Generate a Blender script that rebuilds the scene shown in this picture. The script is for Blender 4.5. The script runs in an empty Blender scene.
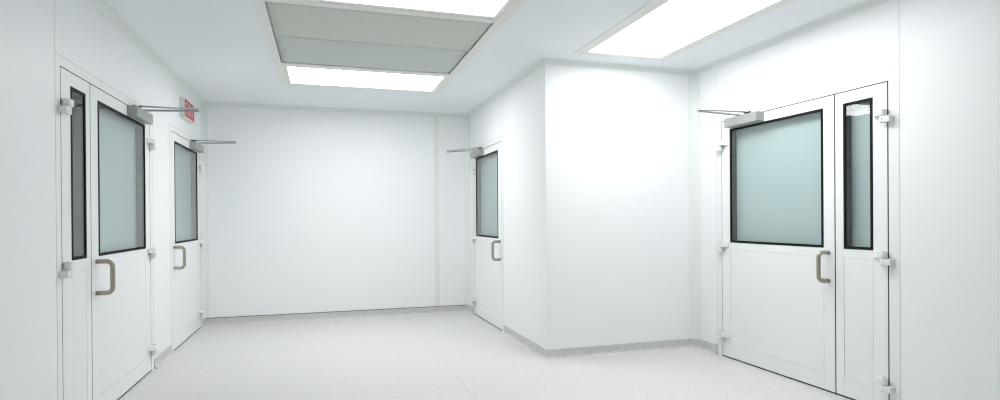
import bpy, bmesh, math
from mathutils import Vector, Matrix

PI = math.pi
scene = bpy.context.scene
col = scene.collection

# ------------------------------------------------------------------ measures (metres)
LX, RX = -1.3746, 3.4135          # side walls
PX, PY = 1.8741, 4.7507           # projecting partition: side and front
BY, REAR = 7.548, -1.6            # far wall, wall behind the viewer
HC = 2.6458                       # ceiling
T = 0.12                          # wall thickness
BASE_H = 0.0856
CAM_Z = 1.24565


# ------------------------------------------------------------------ materials
def srgb(r, g, b):
    def f(c):
        c /= 255.0
        return c / 12.92 if c <= 0.04045 else ((c + 0.055) / 1.055) ** 2.4
    return (f(r), f(g), f(b), 1.0)


def new_mat(name):
    m = bpy.data.materials.new(name)
    m.use_nodes = True
    nt = m.node_tree
    return m, nt, nt.nodes['Principled BSDF']


def plain(name, c, rough=0.5, metal=0.0, spec=0.4, noise=0.0, scale=40.0, bump=0.0):
    m, nt, b = new_mat(name)
    b.inputs['Base Color'].default_value = c
    b.inputs['Roughness'].default_value = rough
    b.inputs['Metallic'].default_value = metal
    b.inputs['Specular IOR Level'].default_value = spec
    if noise or bump:
        tc = nt.nodes.new('ShaderNodeTexCoord')
        n = nt.nodes.new('ShaderNodeTexNoise')
        n.inputs['Scale'].default_value = scale
        n.inputs['Detail'].default_value = 3
        nt.links.new(tc.outputs['Object'], n.inputs['Vector'])
        if noise:
            mx = nt.nodes.new('ShaderNodeMix')
            mx.data_type = 'RGBA'
            mx.inputs[6].default_value = [v * (1 - noise) for v in c[:3]] + [1]
            mx.inputs[7].default_value = [min(1, v * (1 + noise)) for v in c[:3]] + [1]
            nt.links.new(n.outputs['Fac'], mx.inputs[0])
            nt.links.new(mx.outputs[2], b.inputs['Base Color'])
        if bump:
            bp = nt.nodes.new('ShaderNodeBump')
            bp.inputs['Strength'].default_value = bump
            bp.inputs['Distance'].default_value = 0.002
            nt.links.new(n.outputs['Fac'], bp.inputs['Height'])
            nt.links.new(bp.outputs['Normal'], b.inputs['Normal'])
    return m


def vinyl_mat(name, c, fleck):
    """Speckled sheet vinyl."""
    m, nt, b = new_mat(name)
    tc = nt.nodes.new('ShaderNodeTexCoord')
    n1 = nt.nodes.new('ShaderNodeTexNoise')
    n1.inputs['Scale'].default_value = 48
    n1.inputs['Detail'].default_value = 2
    n2 = nt.nodes.new('ShaderNodeTexNoise')
    n2.inputs['Scale'].default_value = 38
    n2.inputs['Detail'].default_value = 5
    r = nt.nodes.new('ShaderNodeValToRGB')
    r.color_ramp.elements[0].position = 0.40
    r.color_ramp.elements[0].color = fleck
    r.color_ramp.elements[1].position = 0.50
    r.color_ramp.elements[1].color = c
    mx = nt.nodes.new('ShaderNodeMix')
    mx.data_type = 'RGBA'
    mx.blend_type = 'MULTIPLY'
    mx.inputs[0].default_value = 1.0
    r2 = nt.nodes.new('ShaderNodeValToRGB')
    r2.color_ramp.elements[0].position = 0.3
    r2.color_ramp.elements[0].color = (0.93, 0.93, 0.93, 1)
    r2.color_ramp.elements[1].position = 0.7
    r2.color_ramp.elements[1].color = (1, 1, 1, 1)
    for n in (n1, n2):
        nt.links.new(tc.outputs['Object'], n.inputs['Vector'])
    nt.links.new(n1.outputs['Fac'], r.inputs[0])
    nt.links.new(n2.outputs['Fac'], r2.inputs[0])
    nt.links.new(r.outputs[0], mx.inputs[6])
    nt.links.new(r2.outputs[0], mx.inputs[7])
    nt.links.new(mx.outputs[2], b.inputs['Base Color'])
    b.inputs['Roughness'].default_value = 0.42
    b.inputs['Specular IOR Level'].default_value = 0.35
    return m


def glass_mat(name, tint):
    """Thin clear pane: tinted see-through with a Schlick mirror reflection."""
    m = bpy.data.materials.new(name)
    m.use_nodes = True
    nt = m.node_tree
    nt.nodes.clear()
    out = nt.nodes.new('ShaderNodeOutputMaterial')
    tr = nt.nodes.new('ShaderNodeBsdfTransparent')
    tr.inputs[0].default_value = tint
    gl = nt.nodes.new('ShaderNodeBsdfGlossy')
    gl.inputs['Roughness'].default_value = 0.0
    lw = nt.nodes.new('ShaderNodeLayerWeight')
    lw.inputs['Blend'].default_value = 0.5
    pw = nt.nodes.new('ShaderNodeMath')
    pw.operation = 'POWER'
    pw.inputs[1].default_value = 5.0
    ma = nt.nodes.new('ShaderNodeMath')
    ma.operation = 'MULTIPLY_ADD'
    ma.inputs[1].default_value = 0.92
    ma.inputs[2].default_value = 0.035
    mx = nt.nodes.new('ShaderNodeMixShader')
    nt.links.new(lw.outputs['Facing'], pw.inputs[0])
    nt.links.new(pw.outputs[0], ma.inputs[0])
    nt.links.new(ma.outputs[0], mx.inputs[0])
    nt.links.new(tr.outputs[0], mx.inputs[1])
    nt.links.new(gl.outputs[0], mx.inputs[2])
    nt.links.new(mx.outputs[0], out.inputs[0])
    return m


def emit_mat(name, c, s):
    m = bpy.data.materials.new(name)
    m.use_nodes = True
    nt = m.node_tree
    nt.nodes.clear()
    out = nt.nodes.new('ShaderNodeOutputMaterial')
    e = nt.nodes.new('ShaderNodeEmission')
    e.inputs[0].default_value = c
    e.inputs[1].default_value = s
    nt.links.new(e.outputs[0], out.inputs[0])
    return m


def screen_mat(name, c):
    """Fine woven filter screen with faint streaks along its length."""
    m, nt, b = new_mat(name)
    tc = nt.nodes.new('ShaderNodeTexCoord')
    mp = nt.nodes.new('ShaderNodeMapping')
    mp.inputs['Scale'].default_value = (55, 7, 1)
    n = nt.nodes.new('ShaderNodeTexNoise')
    n.inputs['Scale'].default_value = 1.6
    n.inputs['Detail'].default_value = 4
    r = nt.nodes.new('ShaderNodeValToRGB')
    r.color_ramp.elements[0].position = 0.25
    r.color_ramp.elements[0].color = [v * 0.95 for v in c[:3]] + [1]
    r.color_ramp.elements[1].position = 0.75
    r.color_ramp.elements[1].color = [v * 1.04 for v in c[:3]] + [1]
    nt.links.new(tc.outputs['Object'], mp.inputs[0])
    nt.links.new(mp.outputs[0], n.inputs['Vector'])
    nt.links.new(n.outputs['Fac'], r.inputs[0])
    nt.links.new(r.outputs[0], b.inputs['Base Color'])
    b.inputs['Roughness'].default_value = 0.7
    b.inputs['Specular IOR Level'].default_value = 0.2
    bp = nt.nodes.new('ShaderNodeBump')
    bp.inputs['Strength'].default_value = 0.12
    bp.inputs['Distance'].default_value = 0.004
    nt.links.new(n.outputs['Fac'], bp.inputs['Height'])
    nt.links.new(bp.outputs['Normal'], b.inputs['Normal'])
    return m


EMIT_FAR, EMIT_NEAR, EMIT_SIDE = 12.0, 2.0, 8.9
M = dict(
    wall=plain('white wall panel', (0.872, 0.884, 0.893, 1), 0.42, spec=0.3, noise=0.006, scale=3),
    ceil=plain('ceiling panel', (0.85, 0.885, 0.91, 1), 0.5, spec=0.25, noise=0.006, scale=3),
    cove=plain('coving plastic', (0.78, 0.81, 0.81, 1), 0.45, spec=0.3),
    cream=plain('cream joint cover', (0.80, 0.81, 0.78, 1), 0.5),
    seam=plain('grey panel sealant', (0.56, 0.575, 0.56, 1), 0.6),
    brown=plain('dark sealant', (0.18, 0.16, 0.13, 1), 0.6),
    door=plain('white door enamel', (0.845, 0.865, 0.865, 1), 0.38, spec=0.35),
    kick=plain('door infill sheet', (0.845, 0.85, 0.855, 1), 0.42, spec=0.3),
    frame=plain('white frame enamel', (0.84, 0.86, 0.855, 1), 0.38, spec=0.35),
    gapseal=plain('dark grey gap seal', (0.06, 0.06, 0.057, 1), 0.6, spec=0.2),
    rubber=plain('black rubber seal', (0.010, 0.010, 0.009, 1), 0.6, spec=0.15),
    spacer=plain('dark glazing spacer', (0.085, 0.092, 0.08, 1), 0.5),
    hinge=plain('white hinge enamel', (0.80, 0.81, 0.82, 1), 0.35, spec=0.4),
    pin=plain('hinge pin', (0.10, 0.09, 0.08, 1), 0.5),
    handle=plain('bronze handle metal', (0.42, 0.39, 0.315, 1), 0.32, metal=0.9, spec=0.5),
    closer=plain('silver closer cover', (0.37, 0.38, 0.385, 1), 0.4, metal=0.15, spec=0.4),
    arm=plain('steel closer arm', (0.42, 0.43, 0.425, 1), 0.35, metal=0.6),
    dark=plain('dark pivot metal', (0.05, 0.048, 0.045, 1), 0.45),
    glass=glass_mat('clear pane', (0.93, 0.965, 0.96, 1)),
    frost=plain('frosted pane', (0.585, 0.63, 0.645, 1), 0.35, spec=0.3),
    floor=vinyl_mat('speckled vinyl', (0.705, 0.697, 0.675, 1), (0.658, 0.65, 0.628, 1)),
    skirt_shaded=vinyl_mat('shaded skirting vinyl', (0.63, 0.625, 0.61, 1), (0.55, 0.545, 0.53, 1)),  # same vinyl as the floor, shade of the upright face put into the colour
    weld=plain('vinyl weld', (0.55, 0.54, 0.525, 1), 0.5),
    lframe=plain('off white light frame', (0.83, 0.82, 0.785, 1), 0.45),
    screen=screen_mat('grey filter cloth', (0.62, 0.645, 0.595, 1)),
    screen2=screen_mat('blue grey filter cloth', (0.58, 0.62, 0.59, 1)),
    lamp_far=emit_mat('lit diffuser far', (0.985, 0.995, 1.0, 1), EMIT_FAR),
    lamp_near=emit_mat('lit diffuser near', (0.985, 0.995, 1.0, 1), EMIT_NEAR),
    lamp_side=emit_mat('lit diffuser side', (0.985, 0.995, 1.0, 1), EMIT_SIDE),
    signbox=plain('sign housing', (0.66, 0.69, 0.67, 1), 0.45),
    red=plain('sign red', (0.44, 0.012, 0.012, 1), 0.4),
    letter=plain('sign letter white', (0.70, 0.67, 0.67, 1), 0.45),
)


# ------------------------------------------------------------------ mesh building
class MB:
    def __init__(self):
        self.bm = bmesh.new()

    def box(self, x0, x1, y0, y1, z0, z1, bev=0.0, seg=2):
        t = bmesh.new()
        bmesh.ops.create_cube(t, size=1)
        bmesh.ops.scale(t, vec=(x1 - x0, y1 - y0, z1 - z0), verts=t.verts)
        bmesh.ops.translate(t, vec=((x0 + x1) / 2, (y0 + y1) / 2, (z0 + z1) / 2), verts=t.verts)
        if bev:
            bmesh.ops.bevel(t, geom=list(t.edges), offset=bev, segments=seg, profile=0.5, affect='EDGES')
        self._add(t)
        return self

    def prism(self, poly, axis, a0, a1):
        """poly: 2-D points; axis 'x','y','z' is the extrusion axis (poly in the other two, in xyz order)."""
        def P(p, a):
            if axis == 'x':
                return (a, p[0], p[1])
            if axis == 'y':
                return (p[0], a, p[1])
            return (p[0], p[1], a)
        t = bmesh.new()
        A = [t.verts.new(P(p, a0)) for p in poly]
        B = [t.verts.new(P(p, a1)) for p in poly]
        n = len(poly)
        t.faces.new(A)
        t.faces.new(list(reversed(B)))
        for i in range(n):
            t.faces.new((A[i], B[i], B[(i + 1) % n], A[(i + 1) % n]))
        bmesh.ops.recalc_face_normals(t, faces=t.faces)
        self._add(t)
        return self

    def sweep(self, prof, stations):
        """Carry a closed profile of (p, z) points through stations, each a function p -> (x, y)."""
        t = bmesh.new()
        R_ = [[t.verts.new((*st(p), z)) for p, z in prof] for st in stations]
        n = len(prof)
        for i in range(len(R_) - 1):
            for k in range(n):
                t.faces.new((R_[i][k], R_[i][(k + 1) % n], R_[i + 1][(k + 1) % n], R_[i + 1][k]))
        t.faces.new(R_[0])
        t.faces.new(list(reversed(R_[-1])))
        bmesh.ops.recalc_face_normals(t, faces=t.faces)
        self._add(t)
        return self

    def tube(self, pts, r, n=14, squash=1.0):
        """Round tube along a polyline with flat end caps (parallel-transport frames)."""
        pts = [Vector(p) for p in pts]
        t = bmesh.new()
        rings = []
        tang = []
        for i in range(len(pts)):
            a = pts[max(0, i - 1)]
            b = pts[min(len(pts) - 1, i + 1)]
            tang.append((b - a).normalized())
        up = Vector((0, 0, 1)) if abs(tang[0].z) < 0.9 else Vector((1, 0, 0))
        nrm = (up - tang[0] * up.dot(tang[0])).normalized()
        for i, p in enumerate(pts):
            nrm = (nrm - tang[i] * nrm.dot(tang[i])).normalized()
            bi = tang[i].cross(nrm)
            rings.append([t.verts.new(p + nrm * (math.cos(2 * PI * k / n) * r) + bi * (math.sin(2 * PI * k / n) * r * squash)) for k in range(n)])
        for i in range(len(rings) - 1):
            for k in range(n):
                f = t.faces.new((rings[i][k], rings[i][(k + 1) % n], rings[i + 1][(k + 1) % n], rings[i + 1][k]))
                f.smooth = True
        t.faces.new(rings[0])
        t.faces.new(list(reversed(rings[-1])))
        bmesh.ops.recalc_face_normals(t, faces=t.faces)
        self._add(t)
        return self

    def cyl(self, c, r, z0, z1, n=20, bev=0.0):
        t = bmesh.new()
        bmesh.ops.create_cone(t, cap_ends=True, segments=n, radius1=r, radius2=r, depth=z1 - z0)
        bmesh.ops.translate(t, vec=(c[0], c[1], (z0 + z1) / 2), verts=t.verts)
        for f in t.faces:
            f.smooth = len(f.verts) == 4
        if bev:
            rim = [e for e in t.edges if abs(e.verts[0].co.z - e.verts[1].co.z) < 1e-6]
            bmesh.ops.bevel(t, geom=rim, offset=bev, segments=2, profile=0.5, affect='EDGES')
        self._add(t)
        return self

    def _add(self, t):
        me = bpy.data.meshes.new('tmp')
        t.to_mesh(me)
        t.free()
        self.bm.from_mesh(me)
        bpy.data.meshes.remove(me)

    def build(self, name, mat, parent=None):
        me = bpy.data.meshes.new(name)
        self.bm.to_mesh(me)
        self.bm.free()
        me.materials.append(mat)
        o = bpy.data.objects.new(name, me)
        col.objects.link(o)
        if parent is not None:
            o.parent = parent
        return o


def tag(o, label, cat=None, group=None, kind=None):
    o['label'] = label
    if cat:
        o['category'] = cat
    if group:
        o['group'] = group
    if kind:
        o['kind'] = kind
    return o


def empty(name, loc, rz=0.0):
    o = bpy.data.objects.new(name, None)
    o.empty_display_size = 0.1
    col.objects.link(o)
    o.location = loc
    o.rotation_euler = (0, 0, rz)
    return o


def struct(mb, name, mat, label, cat):
    return tag(mb.build(name, mat), label, cat, kind='structure')


# ------------------------------------------------------------------ room shell
DOOR_H = 2.1577                    # top of every door frame
D1 = (3.6614, 5.4970)              # frame extents along each wall (y)
D2 = (6.0715, 7.5094)
D3 = (6.0100, 7.3600)
D4 = (2.6970, 4.4406)

floor = struct(MB().box(LX - T, RX + T, REAR - T, BY + T, -0.1, 0), 'floor', M['floor'],
               'pale grey speckled vinyl floor of the empty white room', 'floor')
MB().box(0.9986 - 0.0025, 0.9986 + 0.0025, REAR, BY - 0.04, -0.002, 0.0006).build('weld_seam', M['weld'], floor)

# ceiling with openings for the two recessed units
U1 = (-0.4194, 1.2511, 3.085, 6.3541)      # frame outer x0 x1 y0 y1
U2 = (2.0384, 2.9195, 2.550, 4.5200)
c = MB()
g = 0.03                                   # the frames lap the opening edge


def ceil_box(x0, x1, y0, y1):
    c.box(x0, x1, y0, y1, HC, HC + 0.12)


X0, X1, Y0, Y1 = LX - T, RX + T, REAR - T, BY + T
ceil_box(X0, U1[0] + g, Y0, Y1)
ceil_box(U1[0] + g, U1[1] - g, Y0, U1[2] + g)
ceil_box(U1[0] + g, U1[1] - g, U1[3] - g, Y1)
ceil_box(U1[1] - g, U2[0] + g, Y0, Y1)
ceil_box(U2[0] + g, U2[1] - g, Y0, U2[2] + g)
ceil_box(U2[0] + g, U2[1] - g, U2[3] - g, Y1)
ceil_box(U2[1] - g, X1, Y0, Y1)
struct(c, 'ceiling', M['ceil'], 'smooth pale blue-white ceiling with recessed light panels', 'ceiling')


def side_wall(name, x0, x1, y0, y1, doors, label):
    """A wall whose face runs along y, with openings the size of the door frames."""
    w = MB()
    y = y0
    for (a, b) in sorted(doors):
        w.box(x0, x1, y, a, 0, HC)
        w.box(x0, x1, a, b, DOOR_H, HC)
        y = b
    w.box(x0, x1, y, y1, 0, HC)
    return struct(w, name, M['wall'], label, 'wall')


wl = side_wall('wall_left', LX - T, LX, REAR, BY + T, [D1, D2], 'white panel wall with two doors and the red exit sign')
wr = side_wall('wall_right', RX, RX + T, REAR, PY, [D4], 'white panel wall with the double door beside the projecting partition')
wp = side_wall('wall_partition_side', PX, PX + T, PY, BY, [D3], 'white side of the projecting partition holding a single door')
wf = struct(MB().box(PX + T, RX + T, PY, PY + T, 0, HC), 'wall_partition_front', M['wall'],
            'brightly lit blank white front of the projecting partition', 'wall')
wb = struct(MB().box(LX, PX + T, BY, BY + T, 0, HC), 'wall_back', M['wall'],
            'blank white far wall with one pale vertical joint strip', 'wall')
struct(MB().box(LX - T, RX + T, REAR - T, REAR, 0, HC), 'wall_rear', M['wall'], 'plain white wall behind the viewer', 'wall')


# panel joints: thin raised lines of sealant
def vseam(parent, x, y, z0, z1, axis, sgn, w=0.004):
    if axis == 'x':
        a = sorted((x - sgn * 0.001, x + sgn * 0.0006))
        MB().box(a[0], a[1], y - w / 2, y + w / 2, z0, z1).build('panel_joint', M['seam'], parent)
    else:
        a = sorted((y - sgn * 0.001, y + sgn * 0.0006))
        MB().box(x - w / 2, x + w / 2, a[0], a[1], z0, z1).build('panel_joint', M['seam'], parent)


vseam(wl, LX, D1[0], DOOR_H, HC - 0.045, 'x', 1, 0.0035)
vseam(wr, RX, D4[0], DOOR_H, HC - 0.045, 'x', -1, 0.0035)
vseam(wp, PX, D3[0], DOOR_H, HC - 0.045, 'x', -1, 0.003)
vseam(wr, RX, D4[1], DOOR_H, HC - 0.045, 'x', -1, 0.002)

# ------------------------------------------------------------------ coving (concave quarter profile)
CV, CH = 0.046, 0.058              # leg down the wall, leg across the ceiling


def concave(l1, l2, n=6):
    """Corner at the origin, legs along +p (l1) and +q (l2), hollow towards the room."""
    pts = [(0, 0), (l1, 0)]
    for i in range(1, n):
        t = i / n * PI / 2
        pts.append((l1 - l1 * math.sin(t) * 0.86 - l1 * 0.14 * t / (PI / 2), l2 - l2 * math.cos(t) * 0.86 - l2 * 0.14 * (1 - t / (PI / 2))))
    pts.append((0, l2))
    return pts


trim_n = [0]


def trim(mb, label, mat=None):
    trim_n[0] += 1
    o = struct(mb, 'trim_%d' % trim_n[0], mat or M['cove'], label, 'trim')
    for p in o.data.polygons:
        p.use_smooth = False
    return o


def cove_y(x, sx, y0, y1, label):
    trim(MB().prism([(x + sx * p, HC - q) for p, q in concave(CH, CV)], 'y', y0, y1), label)


def cove_x(y, sy, x0, x1, label):
    trim(MB().prism([(y + sy * p, HC - q) for p, q in concave(CH, CV)], 'x', x0, x1), label)


cove_y(LX, 1, REAR, BY, 'pale coving along the ceiling above the exit sign wall')
cove_y(RX, -1, REAR, PY, 'pale coving along the ceiling above the double door opposite the exit sign')
cove_x(BY, -1, LX, PX, 'pale coving along the ceiling above the blank far wall')
trim(MB().sweep([(p, HC - q) for p, q in concave(CH, CV)], [lambda p: (PX - p, BY), lambda p: (PX - p, PY - p), lambda p: (RX, PY - p)]),
     'pale coving along the ceiling around the projecting partition')


def vcove(x, y, sx, sy, l1, l2, label):
    trim(MB().prism([(x + sx * p, y + sy * q) for p, q in concave(l1, l2)], 'z', BASE_H - 0.002, HC - 0.02), label)


vcove(LX, BY, 1, -1, 0.07, 0.036, 'upright corner coving between the far wall and the exit sign wall')
vcove(PX, BY, -1, -1, 0.066, 0.07, 'upright corner coving between the far wall and the partition')
vcove(RX, PY, -1, -1, 0.078, 0.075, 'upright corner coving between partition front and the double door wall')

# outside corner of the partition: thin L strip with a rounded nose
t_ = 0.0015
L = 0.066
trim(MB().prism([(PX + 0.01, PY + 0.01), (PX + L, PY + 0.01), (PX + L, PY - t_), (PX + 0.003, PY - t_), (PX - 0.0005, PY - 0.0005),
                 (PX - t_, PY + 0.003), (PX - t_, PY + L), (PX + 0.01, PY + L)], 'z', BASE_H, HC - 0.046),
     'white corner strip on the outer edge of the partition', M['wall'])
trim(MB().box(1.400, 1.460, BY - 0.004, BY + 0.002, BASE_H, HC - 0.046, 0.001), 'pale vertical joint strip on the far wall', M['cream'])

# ------------------------------------------------------------------ coved vinyl baseboards
BS = [(-0.004, 0.013), (-0.004, BASE_H), (0.003, BASE_H), (0.0045, BASE_H - 0.002), (0.0055, 0.032), (0.008, 0.021), (0.0130, 0.013)]
BF = [(-0.004, 0.0), (-0.004, 0.0135), (0.0128, 0.0135), (0.018, 0.0090), (0.028, 0.0040), (0.042, 0.0008), (0.042, 0.0)]


def skirting(name, runs, label):
    """Upper strip with its shade painted in as darker vinyl, the floor vinyl curving up to it; runs are lists of stations p -> (x, y)."""
    a, f = MB(), MB()
    for st in runs:
        a.sweep(BS, st)
        f.sweep(BF, st)
    o = struct(a, name, M['skirt_shaded'], label, 'baseboard')
    c_ = f.build('cove_fillet', M['floor'], o)
    c_['label'] = 'pale concave fillet where the floor vinyl curves up'
    return o


def run_y(x, s, y0, y1):
    return [lambda p: (x + s * p, y0), lambda p: (x + s * p, y1)]


skirting('baseboard_left', [run_y(LX, 1, REAR, D1[0]), run_y(LX, 1, D1[1], D2[0]), run_y(LX, 1, D2[1], BY)],
         'grey coved vinyl skirting between the doors of the exit sign wall')
bb = skirting('baseboard_back', [[lambda p: (LX, BY - p), lambda p: (PX, BY - p)]], 'grey coved vinyl skirting along the blank far wall')
MB().box(LX + 0.03, PX - 0.03, BY - 0.0075, BY, BASE_H - 0.001, BASE_H + 0.0055).build('sealant_line', M['brown'], bb)
skirting('baseboard_partition_side', [[lambda p: (PX - p, PY - p), lambda p: (PX - p, D3[0])], run_y(PX, -1, D3[1], BY)],
         "grey coved vinyl skirting beside the partition's single door")
bf = skirting('baseboard_partition_front', [[lambda p: (PX - p, PY - p), lambda p: (RX, PY - p)]],
              'grey coved vinyl skirting under the bright partition front')
skirting('baseboard_right', [run_y(RX, -1, REAR, D4[0]), run_y(RX, -1, D4[1], PY)],
         'grey coved vinyl skirting on the wall of the double door by the partition')


def corner_piece(parent, x, y, sx, sy, l1, l2):
    MB().prism([(x + sx * p, y + sy * q) for p, q in concave(l1 + 0.006, l2 + 0.006)], 'z', 0.013, BASE_H).build('corner_piece', M['skirt_shaded'], parent)
    MB().prism([(x + sx * p, y + sy * q) for p, q in concave(l1 + 0.022, l2 + 0.022)], 'z', 0.0, 0.0135).build('cove_fillet', M['floor'], parent)


corner_piece(bb, LX, BY, 1, -1, 0.07, 0.036)
corner_piece(bb, PX, BY, -1, -1, 0.066, 0.07)
corner_piece(bf, RX, PY, -1, -1, 0.078, 0.075)

# ------------------------------------------------------------------ doors
GAP_TOP, SILL, WIN_T, WIN_B = 2.100, 0.012, 2.0167, 1.0222
RAIL_B, KICK_B = 0.962, 0.130
HINGE_Z = (1.878, 0.978, 0.176)


def arc(c, a, b_, n=6):
    """Quarter arc about c from c+a to c+b."""
    return [Vector(c) + Vector(a) * math.cos(t) + Vector(b_) * math.sin(t) for t in [i * PI / 2 / n for i in range(n + 1)]]


def add_hinge(parent, u, z, s, big=0.0):
    """Hinge on a leaf edge at u; s=+1 when the leaf lies at larger u. Leaf wing and upper knuckle, frame block and lower knuckle."""
    y0 = -0.001
    r = 0.021
    cy = -0.026
    lf = MB()                                           # on the leaf
    lf.cyl((u, cy), r, z + 0.001, z + 0.043, bev=0.002)
    pl = [(u, y0), (u, cy - r), (u + s * 0.034, cy - r), (u + s * 0.078, -0.009), (u + s * 0.082, y0)]
    lf.prism(pl, 'z', z + 0.004, z + 0.040)
    h = lf.build('hinge', M['hinge'], parent)
    fr = MB()                                           # on the frame
    fr.cyl((u, cy), r, z - 0.043, z - 0.001, bev=0.002)
    a, b2 = sorted((u, u - s * 0.056))
    fr.box(a, b2, cy - 0.017, y0, z - 0.041, z - 0.003, 0.003)
    fr.build('knuckle', M['hinge'], h)
    MB().cyl((u, cy), 0.010, z + 0.0425, z + 0.0445).build('pin', M['pin'], h)
    return h


def add_handle(parent, u, zt=0.991, zb=0.791, d=0.090):
    """D-shaped pull handle of bent tube."""
    rr = 0.034
    yo = -d
    p = [Vector((u, -0.001, zt))]
    p += arc((u, yo + rr, zt - rr), (0, 0, rr), (0, -rr, 0))
    p += arc((u, yo + rr, zb + rr), (0, -rr, 0), (0, 0, -rr))
    p += [Vector((u, -0.001, zb))]
    h = MB().tube(p, 0.0145, 16).build('pull_handle', M['handle'], parent)
    h['label'] = 'bronze D-shaped pull handle'
    return h


def add_window(leaf, u0, u1, z0, z1):
    """Double glazing: black gasket, deep dark spacer, clear front pane, frosted rear pane."""
    gk = MB()
    w = 0.019
    for (a, b2, c0, c1) in ((u0, u1, z1 - w, z1), (u0, u1, z0, z0 + w), (u0, u0 + w, z0 + w, z1 - w), (u1 - w, u1, z0 + w, z1 - w)):
        gk.box(a, b2, -0.003, 0.006, c0, c1, 0.0012, 1)
    k = gk.build('window_gasket', M['rubber'], leaf)
    k['label'] = 'black rubber window gasket'
    sp = MB()
    w2 = 0.010
    for (a, b2, c0, c1) in ((u0, u1, z1 - w2, z1), (u0, u1, z0, z0 + w2), (u0, u0 + w2, z0, z1), (u1 - w2, u1, z0, z1)):
        sp.box(a, b2, 0.006, 0.068, c0, c1)
    sp.build('glazing_spacer', M['spacer'], leaf)
    r_ = MB().box(u0 + 0.002, u1 - 0.002, 0.062, 0.070, z0 + 0.002, z1 - 0.002).build('frosted_pane', M['frost'], leaf)
    r_['label'] = 'pale blue-green frosted glass'
    MB().box(u0 + w * 0.6, u1 - w * 0.6, 0.0015, 0.0055, z0 + w * 0.6, z1 - w * 0.6).build('window_pane', M['glass'], leaf)


def add_leaf(root, name, u0, u1, win, hinge_left, handle=None):
    """A door leaf: mitred stiles and rails, an infill sheet below, a window above."""
    a, b2 = win
    j = 0.0009                                        # half width of a joint line
    z0, z1 = SILL, GAP_TOP - 0.0065
    f0, f1 = 0.0, 0.060
    lf = MB()
    # stiles and top rail, mitred at the two top corners
    lf.prism([(u0, z0), (a - j, z0), (a - j, WIN_T - j), (u0, z1 - 2 * j)], 'y', f0, f1)
    lf.prism([(b2 + j, z0), (u1, z0), (u1, z1 - 2 * j), (b2 + j, WIN_T - j)], 'y', f0, f1)
    lf.prism([(u0 + j, z1), (a, WIN_T), (b2, WIN_T), (u1 - j, z1)], 'y', f0, f1)
    lf.box(a, b2, f0, f1, RAIL_B + j, WIN_B)          # rail under the window
    lf.box(a, b2, f0, f1, z0, KICK_B - j)             # bottom rail
    lf.box(u0 + 0.01, a + 0.001, 0.004, 0.058, z0 + 0.01, z1 - 0.02)
    lf.box(b2 - 0.001, u1 - 0.01, 0.004, 0.058, z0 + 0.01, z1 - 0.02)
    lf.box(a - 0.01, b2 + 0.01, 0.004, 0.058, z0 + 0.01, WIN_B - 0.01)
    leaf = lf.build(name, M['door'], root)
    MB().box(a + 0.0015, b2 - 0.0015, 0.0006, 0.02, KICK_B + 0.0012, RAIL_B - 0.0012, 0.0012, 1).build('infill_panel', M['kick'], leaf)
    add_window(leaf, a, b2, WIN_B, WIN_T)
    hu, s = (u0, 1) if hinge_left else (u1, -1)
    for z in HINGE_Z:
        add_hinge(leaf, hu + s * 0.007, z, s)
    if handle is not None:
        add_handle(leaf, handle)
    return leaf


def add_closer(root, u0, u1, prot, spindle, shoe, elbow):
    """Overhead closer: rounded silver body on the leaf, two-bar arm folding out into the room."""
    z0, z1 = 2.020, 2.098
    body = MB().box(u0, u1, -prot, 0.001, z0, z1, 0.0055, 3).build('door_closer', M['closer'], root)
    body['label'] = 'silver grey door closer body'
    zt = z1
    MB().cyl((spindle, -prot * 0.55), 0.013, zt - 0.002, zt + 0.010, bev=0.002).build('spindle', M['dark'], body)
    S = Vector((spindle, -prot * 0.55, zt + 0.012))
    E_ = Vector(elbow)
    K = Vector((shoe, -0.032, zt + 0.024))
    MB().tube([S + (S - E_).normalized() * 0.012, S, E_, E_ + (E_ - S).normalized() * 0.012], 0.0082, 10, 0.75).build('main_arm', M['arm'], body)
    sh = MB()
    sh.box(shoe - 0.026, shoe + 0.026, -0.006, 0.0, zt + 0.006, zt + 0.032, 0.002)
    sh.box(shoe - 0.012, shoe + 0.012, -0.044, -0.004, zt + 0.012, zt + 0.024, 0.002)
    sh.build('shoe_bracket', M['dark'], body)
    E2 = E_ + Vector((0, 0, 0.012))
    MB().tube([K, E2], 0.0062, 10).build('forearm', M['arm'], body)
    MB().cyl((E_.x, E_.y), 0.010, E_.z - 0.010, E_.z + 0.021, bev=0.002).build('elbow_pin', M['arm'], body)
    return body


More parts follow.
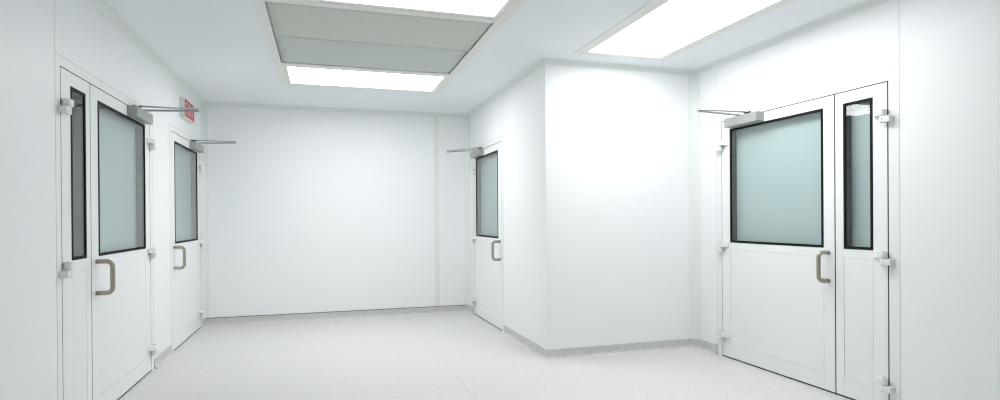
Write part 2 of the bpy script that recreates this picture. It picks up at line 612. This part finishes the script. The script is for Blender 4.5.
def make_door(n, loc, rz, W, opening, leaves, closer, label):
    """Local axes: x along the wall (viewer's rightwards), -y into the room, z up."""
    root = empty('door_%d' % n, loc, rz)
    tag(root, label, 'door', kind='structure')
    o0, o1 = opening
    fr = MB()
    p = -0.0006
    j = 0.0008
    # jambs and head with mitred corners
    fr.prism([(0.002, 0), (o0, 0), (o0, GAP_TOP), (0.002, DOOR_H - 0.002)], 'y', p, T - 0.004)
    fr.prism([(o1, 0), (W - 0.002, 0), (W - 0.002, DOOR_H - 0.002), (o1, GAP_TOP)], 'y', p, T - 0.004)
    fr.prism([(0.002 + j, DOOR_H - 0.002), (o0 + j, GAP_TOP), (o1 - j, GAP_TOP), (W - 0.002 - j, DOOR_H - 0.002)], 'y', p, T - 0.004)
    fr.build('door_frame', M['frame'], root)
    se = MB()
    se.box(0.0, 0.003, -0.0010, 0.02, BASE_H * 0, DOOR_H)
    se.box(W - 0.003, W, -0.0010, 0.02, 0, DOOR_H)
    se.box(0.003, W - 0.003, -0.0010, 0.02, DOOR_H - 0.003, DOOR_H)
    se.build('frame_sealant', M['seam'], root)
    sl = MB()                                          # black seal behind the gaps and under the leaf
    sl.box(o0, o0 + leaves[0].get('gap', 0.007) - 0.0005, 0.0005, 0.09, 0, GAP_TOP)
    sl.box(o1 - leaves[-1].get('gap', 0.007) + 0.0005, o1, 0.0005, 0.09, 0, GAP_TOP)
    sl.box(o0, o1, 0.0005, 0.09, GAP_TOP - 0.0062, GAP_TOP)
    sl.box(o0, o1, 0.004, 0.09, 0.0005, 0.010)
    for lf in leaves[1:]:
        sl.box(lf['u'][0] - 0.0045, lf['u'][0] + 0.0045, 0.0008, 0.09, 0, GAP_TOP)
    s_ = sl.build('door_seal', M['gapseal'], root)
    s_['label'] = 'dark rubber gap seal'
    for i, lf in enumerate(leaves):
        u0, u1 = lf['u']
        g0 = lf.get('gap', 0.007) if i == 0 else 0.005
        g1 = lf.get('gap', 0.007) if i == len(leaves) - 1 else 0.005
        add_leaf(root, 'door_leaf', u0 + g0, u1 - g1, lf['win'], lf['left'], lf.get('handle'))
    add_closer(root, *closer)
    return root


make_door(1, (LX, D1[0], 0), PI / 2, D1[1] - D1[0], (0.064, 1.760),
          [dict(u=(0.064, 0.488), win=(0.198, 0.411), left=True, gap=0.0095),
           dict(u=(0.488, 1.760), win=(0.6105, 1.624), left=False, handle=0.565)],
          (1.190, 1.61, 0.066, 1.47, 1.36, (1.50, -0.41, 2.128)),
          'white double door with narrow side leaf, on the same wall as the exit sign')
make_door(2, (LX, D2[0], 0), PI / 2, D2[1] - D2[0], (0.0746, 1.3686),
          [dict(u=(0.0746, 1.3686), win=(0.176, 1.220), left=False, handle=0.128)],
          (0.830, 1.270, 0.064, 1.08, 0.93, (1.11, -0.412, 2.128)),
          'white single door beneath the red exit sign')
make_door(3, (PX, D3[1], 0), -PI / 2, D3[1] - D3[0], (0.077, 1.2837),
          [dict(u=(0.077, 1.2837), win=(0.1775, 1.150), left=True, handle=1.231)],
          (0.134, 0.559, 0.066, 0.31, 0.455, (0.10, -0.35, 2.100)),
          'white single door in the side of the projecting partition')
make_door(4, (RX, D4[1], 0), -PI / 2, D4[1] - D4[0], (0.0695, 1.670),
          [dict(gap=0.0045, u=(0.0695, 1.268), win=(0.1815, 1.171), left=True, handle=1.213),
           dict(u=(1.268, 1.670), win=(1.338, 1.560), left=False, gap=0.0095)],
          (0.2046, 0.5946, 0.078, 0.345, 0.42, (0.335, -0.43, 2.128)),
          'white double door with narrow side leaf, facing the exit sign wall')


# ------------------------------------------------------------------ ceiling units
ZB = HC - 0.004                   # underside of the frames


def ring(mb, x0, x1, y0, y1, w, z0, z1, bev=0.0015):
    wx, wy = (w, w) if not isinstance(w, tuple) else w
    mb.box(x0, x0 + wx, y0, y1, z0, z1, bev, 1)
    mb.box(x1 - wx, x1, y0, y1, z0, z1, bev, 1)
    mb.box(x0 + wx, x1 - wx, y0, y0 + wy, z0, z1, bev, 1)
    mb.box(x0 + wx, x1 - wx, y1 - wy, y1, z0, z1, bev, 1)


SXA, SXB = -0.3513, 1.1754        # inner edge of the side rails
fm = empty('ceiling_grid', (0.416, 4.72, ZB))
tag(fm, 'off-white rectangular ceiling grid around the grey filter screens', 'ceiling grid')


def grid_part(mb, name):
    o = mb.build(name, M['lframe'])
    o.data.transform(Matrix.Translation((-fm.location.x, -fm.location.y, -fm.location.z)))
    o.parent = fm
    return o


for xa, xb in ((U1[0], SXA), (SXB, U1[1])):
    grid_part(MB().box(xa, xb, U1[2], U1[3], ZB, HC + 0.05, 0.0015, 1), 'side_rail')
for ya, yb in ((U1[2], 3.150), (3.895, 3.968), (5.491, 5.565), (6.318, U1[3])):
    grid_part(MB().box(SXA, SXB, ya, yb, ZB, HC + 0.05, 0.0015, 1), 'cross_rail')


def light_panel(x0, x1, y0, y1, lens, lamp, label, wide=None):
    """Recessed lamp: a thin lens rim (and its own wide flange where it has one) round a glowing diffuser."""
    cx, cy = (x0 + x1) / 2, (y0 + y1) / 2
    root = empty('light_panel', (cx, cy, ZB))
    tag(root, label, 'ceiling light', 'lit ceiling panels')
    a0, a1, b0, b1 = lens

    def part(mb, name, mat):
        o = mb.build(name, mat)
        o.data.transform(Matrix.Translation((-cx, -cy, -ZB)))
        o.parent = root
        return o
    if wide:
        f = MB()
        ring(f, x0, x1, y0, y1, wide, ZB, HC + 0.05)
        part(f, 'flange', M['lframe'])
        x0, x1, y0, y1 = x0 + wide, x1 - wide, y0 + wide, y1 - wide
    r = MB()
    zr = ZB + 0.003
    r.box(x0, a0, y0, y1, zr, HC + 0.05, 0.001, 1)
    r.box(a1, x1, y0, y1, zr, HC + 0.05, 0.001, 1)
    r.box(a0, a1, y0, b0, zr, HC + 0.05, 0.001, 1)
    r.box(a0, a1, b1, y1, zr, HC + 0.05, 0.001, 1)
    part(r, 'lens_rim', M['lframe'])
    d = part(MB().box(a0 + 0.0005, a1 - 0.0005, b0 + 0.0005, b1 - 0.0005, HC + 0.003, HC + 0.03), 'diffuser', lamp)
    d['label'] = 'glowing white diffuser'
    return root


light_panel(SXA, SXB, 5.565, 6.318, (-0.3092, 1.1444, 5.6129, 6.2794), M['lamp_far'], 'bright ceiling light panel between the filter screens and the far wall')
light_panel(SXA, SXB, 3.150, 3.895, (-0.3092, 1.1437, 3.189, 3.8555), M['lamp_near'], 'bright ceiling light panel of the filter grid nearest the viewer, cut by the picture top')
light_panel(U2[0], U2[1], U2[2], U2[3], (2.1464, 2.8324, 2.635, 4.4422), M['lamp_side'], 'long bright ceiling light panel ending above the partition front', wide=0.068)


def filter_screen(y0, y1, sag, zoff, mat, label):
    """A cloth screen stretched across the grid, with a little sag between its edges."""
    nx, ny = 24, 12
    cx, cy = (SXA + SXB) / 2, (y0 + y1) / 2
    bm = bmesh.new()
    V = []
    for j in range(ny + 1):
        row = []
        for i in range(nx + 1):
            fx, fy = i / nx, j / ny
            z = -sag * (math.sin(PI * fx) ** 0.7) * math.sin(PI * fy) - 0.0012 * math.sin(7 * fx + 3 * fy)
            row.append(bm.verts.new((SXA + 0.006 + (SXB - SXA - 0.018) * fx - cx, y0 + (y1 - y0) * fy - cy, z)))
        V.append(row)
    top = [[bm.verts.new(v.co + Vector((0, 0, 0.006))) for v in row] for row in V]
    for j in range(ny):
        for i in range(nx):
            bm.faces.new((V[j][i], V[j + 1][i], V[j + 1][i + 1], V[j][i + 1])).smooth = True
            bm.faces.new((top[j][i], top[j][i + 1], top[j + 1][i + 1], top[j + 1][i])).smooth = True
    for i in range(nx):
        bm.faces.new((V[0][i], V[0][i + 1], top[0][i + 1], top[0][i]))
        bm.faces.new((V[ny][i + 1], V[ny][i], top[ny][i], top[ny][i + 1]))
    for j in range(ny):
        bm.faces.new((V[j + 1][0], V[j][0], top[j][0], top[j + 1][0]))
        bm.faces.new((V[j][nx], V[j + 1][nx], top[j + 1][nx], top[j][nx]))
    bmesh.ops.recalc_face_normals(bm, faces=bm.faces)
    me = bpy.data.meshes.new('filter_screen')
    bm.to_mesh(me)
    bm.free()
    me.materials.append(mat)
    o = bpy.data.objects.new('filter_screen', me)
    col.objects.link(o)
    o.location = (cx, cy, HC + 0.002 + zoff)
    return tag(o, label, 'air filter', 'grey ceiling filter screens')


filter_screen(3.970, 4.690, 0.002, 0.000, M['screen'], 'greenish grey cloth filter screen next to the light panel at the picture top')
filter_screen(4.684, 5.489, 0.002, 0.004, M['screen2'], 'grey cloth filter screen next to the light panel by the far wall')

# ------------------------------------------------------------------ exit sign
SY0, SY1, SZ0, SZ1, SD = 6.475, 6.935, 2.290, 2.488, 0.046
es = empty('exit_sign', (LX, (SY0 + SY1) / 2, SZ0), PI / 2)
tag(es, 'red exit sign with white letters above the single door', 'exit sign')
w, h = SY1 - SY0, SZ1 - SZ0
MB().box(-w / 2, w / 2, -SD, 0.001, 0, h, 0.006, 2).build('housing', M['signbox'], es)
fx0, fx1, fz0, fz1 = -w / 2 + 0.010, w / 2 - 0.022, 0.015, h - 0.017
face = MB().box(fx0, fx1, -SD - 0.002, -SD + 0.002, fz0, fz1).build('face', M['red'], es)
face['label'] = 'red sign face'
lz0, lz1 = fz0 + 0.022, fz1 - 0.024
lw, sw = 0.074, 0.016
yA, yB = -SD - 0.0032, -SD
lx = fx0 + 0.035
gap = (fx1 - fx0 - 0.07 - 3 * lw - sw) / 3
mid = (lz0 + lz1) / 2
e = MB()
e.box(lx, lx + sw, yA, yB, lz0, lz1)
for z in (lz0, mid - sw * 0.42, lz1 - sw * 0.85):
    e.box(lx, lx + lw, yA, yB, z, z + sw * 0.85)
e.build('letter', M['letter'], es)
lx += lw + gap
e = MB()
for s in (0, 1):
    xa, xb = (lx, lx + lw - sw) if s == 0 else (lx + lw - sw, lx)
    e.prism([(xa, lz0), (xa + sw, lz0), (xb + sw, lz1), (xb, lz1)], 'y', yA, yB)
e.build('letter', M['letter'], es)
lx += lw + gap
MB().box(lx, lx + sw, yA, yB, lz0, lz1).build('letter', M['letter'], es)
lx += sw + gap
e = MB()
e.box(lx, lx + lw, yA, yB, lz1 - sw * 0.9, lz1)
e.box(lx + lw / 2 - sw / 2, lx + lw / 2 + sw / 2, yA, yB, lz0, lz1)
e.build('letter', M['letter'], es)

# ------------------------------------------------------------------ world, camera, view
wd = bpy.data.worlds.new('room world')
scene.world = wd
wd.use_nodes = True
wd.node_tree.nodes['Background'].inputs[0].default_value = (0.8, 0.85, 0.9, 1)
wd.node_tree.nodes['Background'].inputs[1].default_value = 0.02

cam = bpy.data.cameras.new('camera')
cam.sensor_width = 36
cam.sensor_fit = 'HORIZONTAL'
cam.lens = 577.486 / 1000 * 36
cam.shift_y = 0.02012
cam.clip_start = 0.02
co = bpy.data.objects.new('camera', cam)
col.objects.link(co)
fw = Vector((0.29193767, 0.9564332, -0.00281506))
rt = Vector((0.95641024, -0.29195029, -0.00666956))
up = Vector((0.00720085, 0.00074526, 0.9999738))
mw = Matrix.Identity(4)
for i in range(3):
    mw[i][0], mw[i][1], mw[i][2] = rt[i], up[i], -fw[i]
mw[0][3], mw[1][3], mw[2][3] = 0, 0, CAM_Z
co.matrix_world = mw
scene.camera = co

vs = scene.view_settings
vs.view_transform = 'Standard'
vs.look = 'None'
vs.gamma = 1
vs.exposure = 0.10
vs.use_curve_mapping = False
cy_ = scene.cycles
cy_.max_bounces = 16
cy_.diffuse_bounces = 12
cy_.glossy_bounces = 6
cy_.transparent_max_bounces = 16
cy_.use_denoising = True
cy_.denoising_prefilter = 'ACCURATE'
cy_.use_adaptive_sampling = False
cy_.filter_width = 1.15
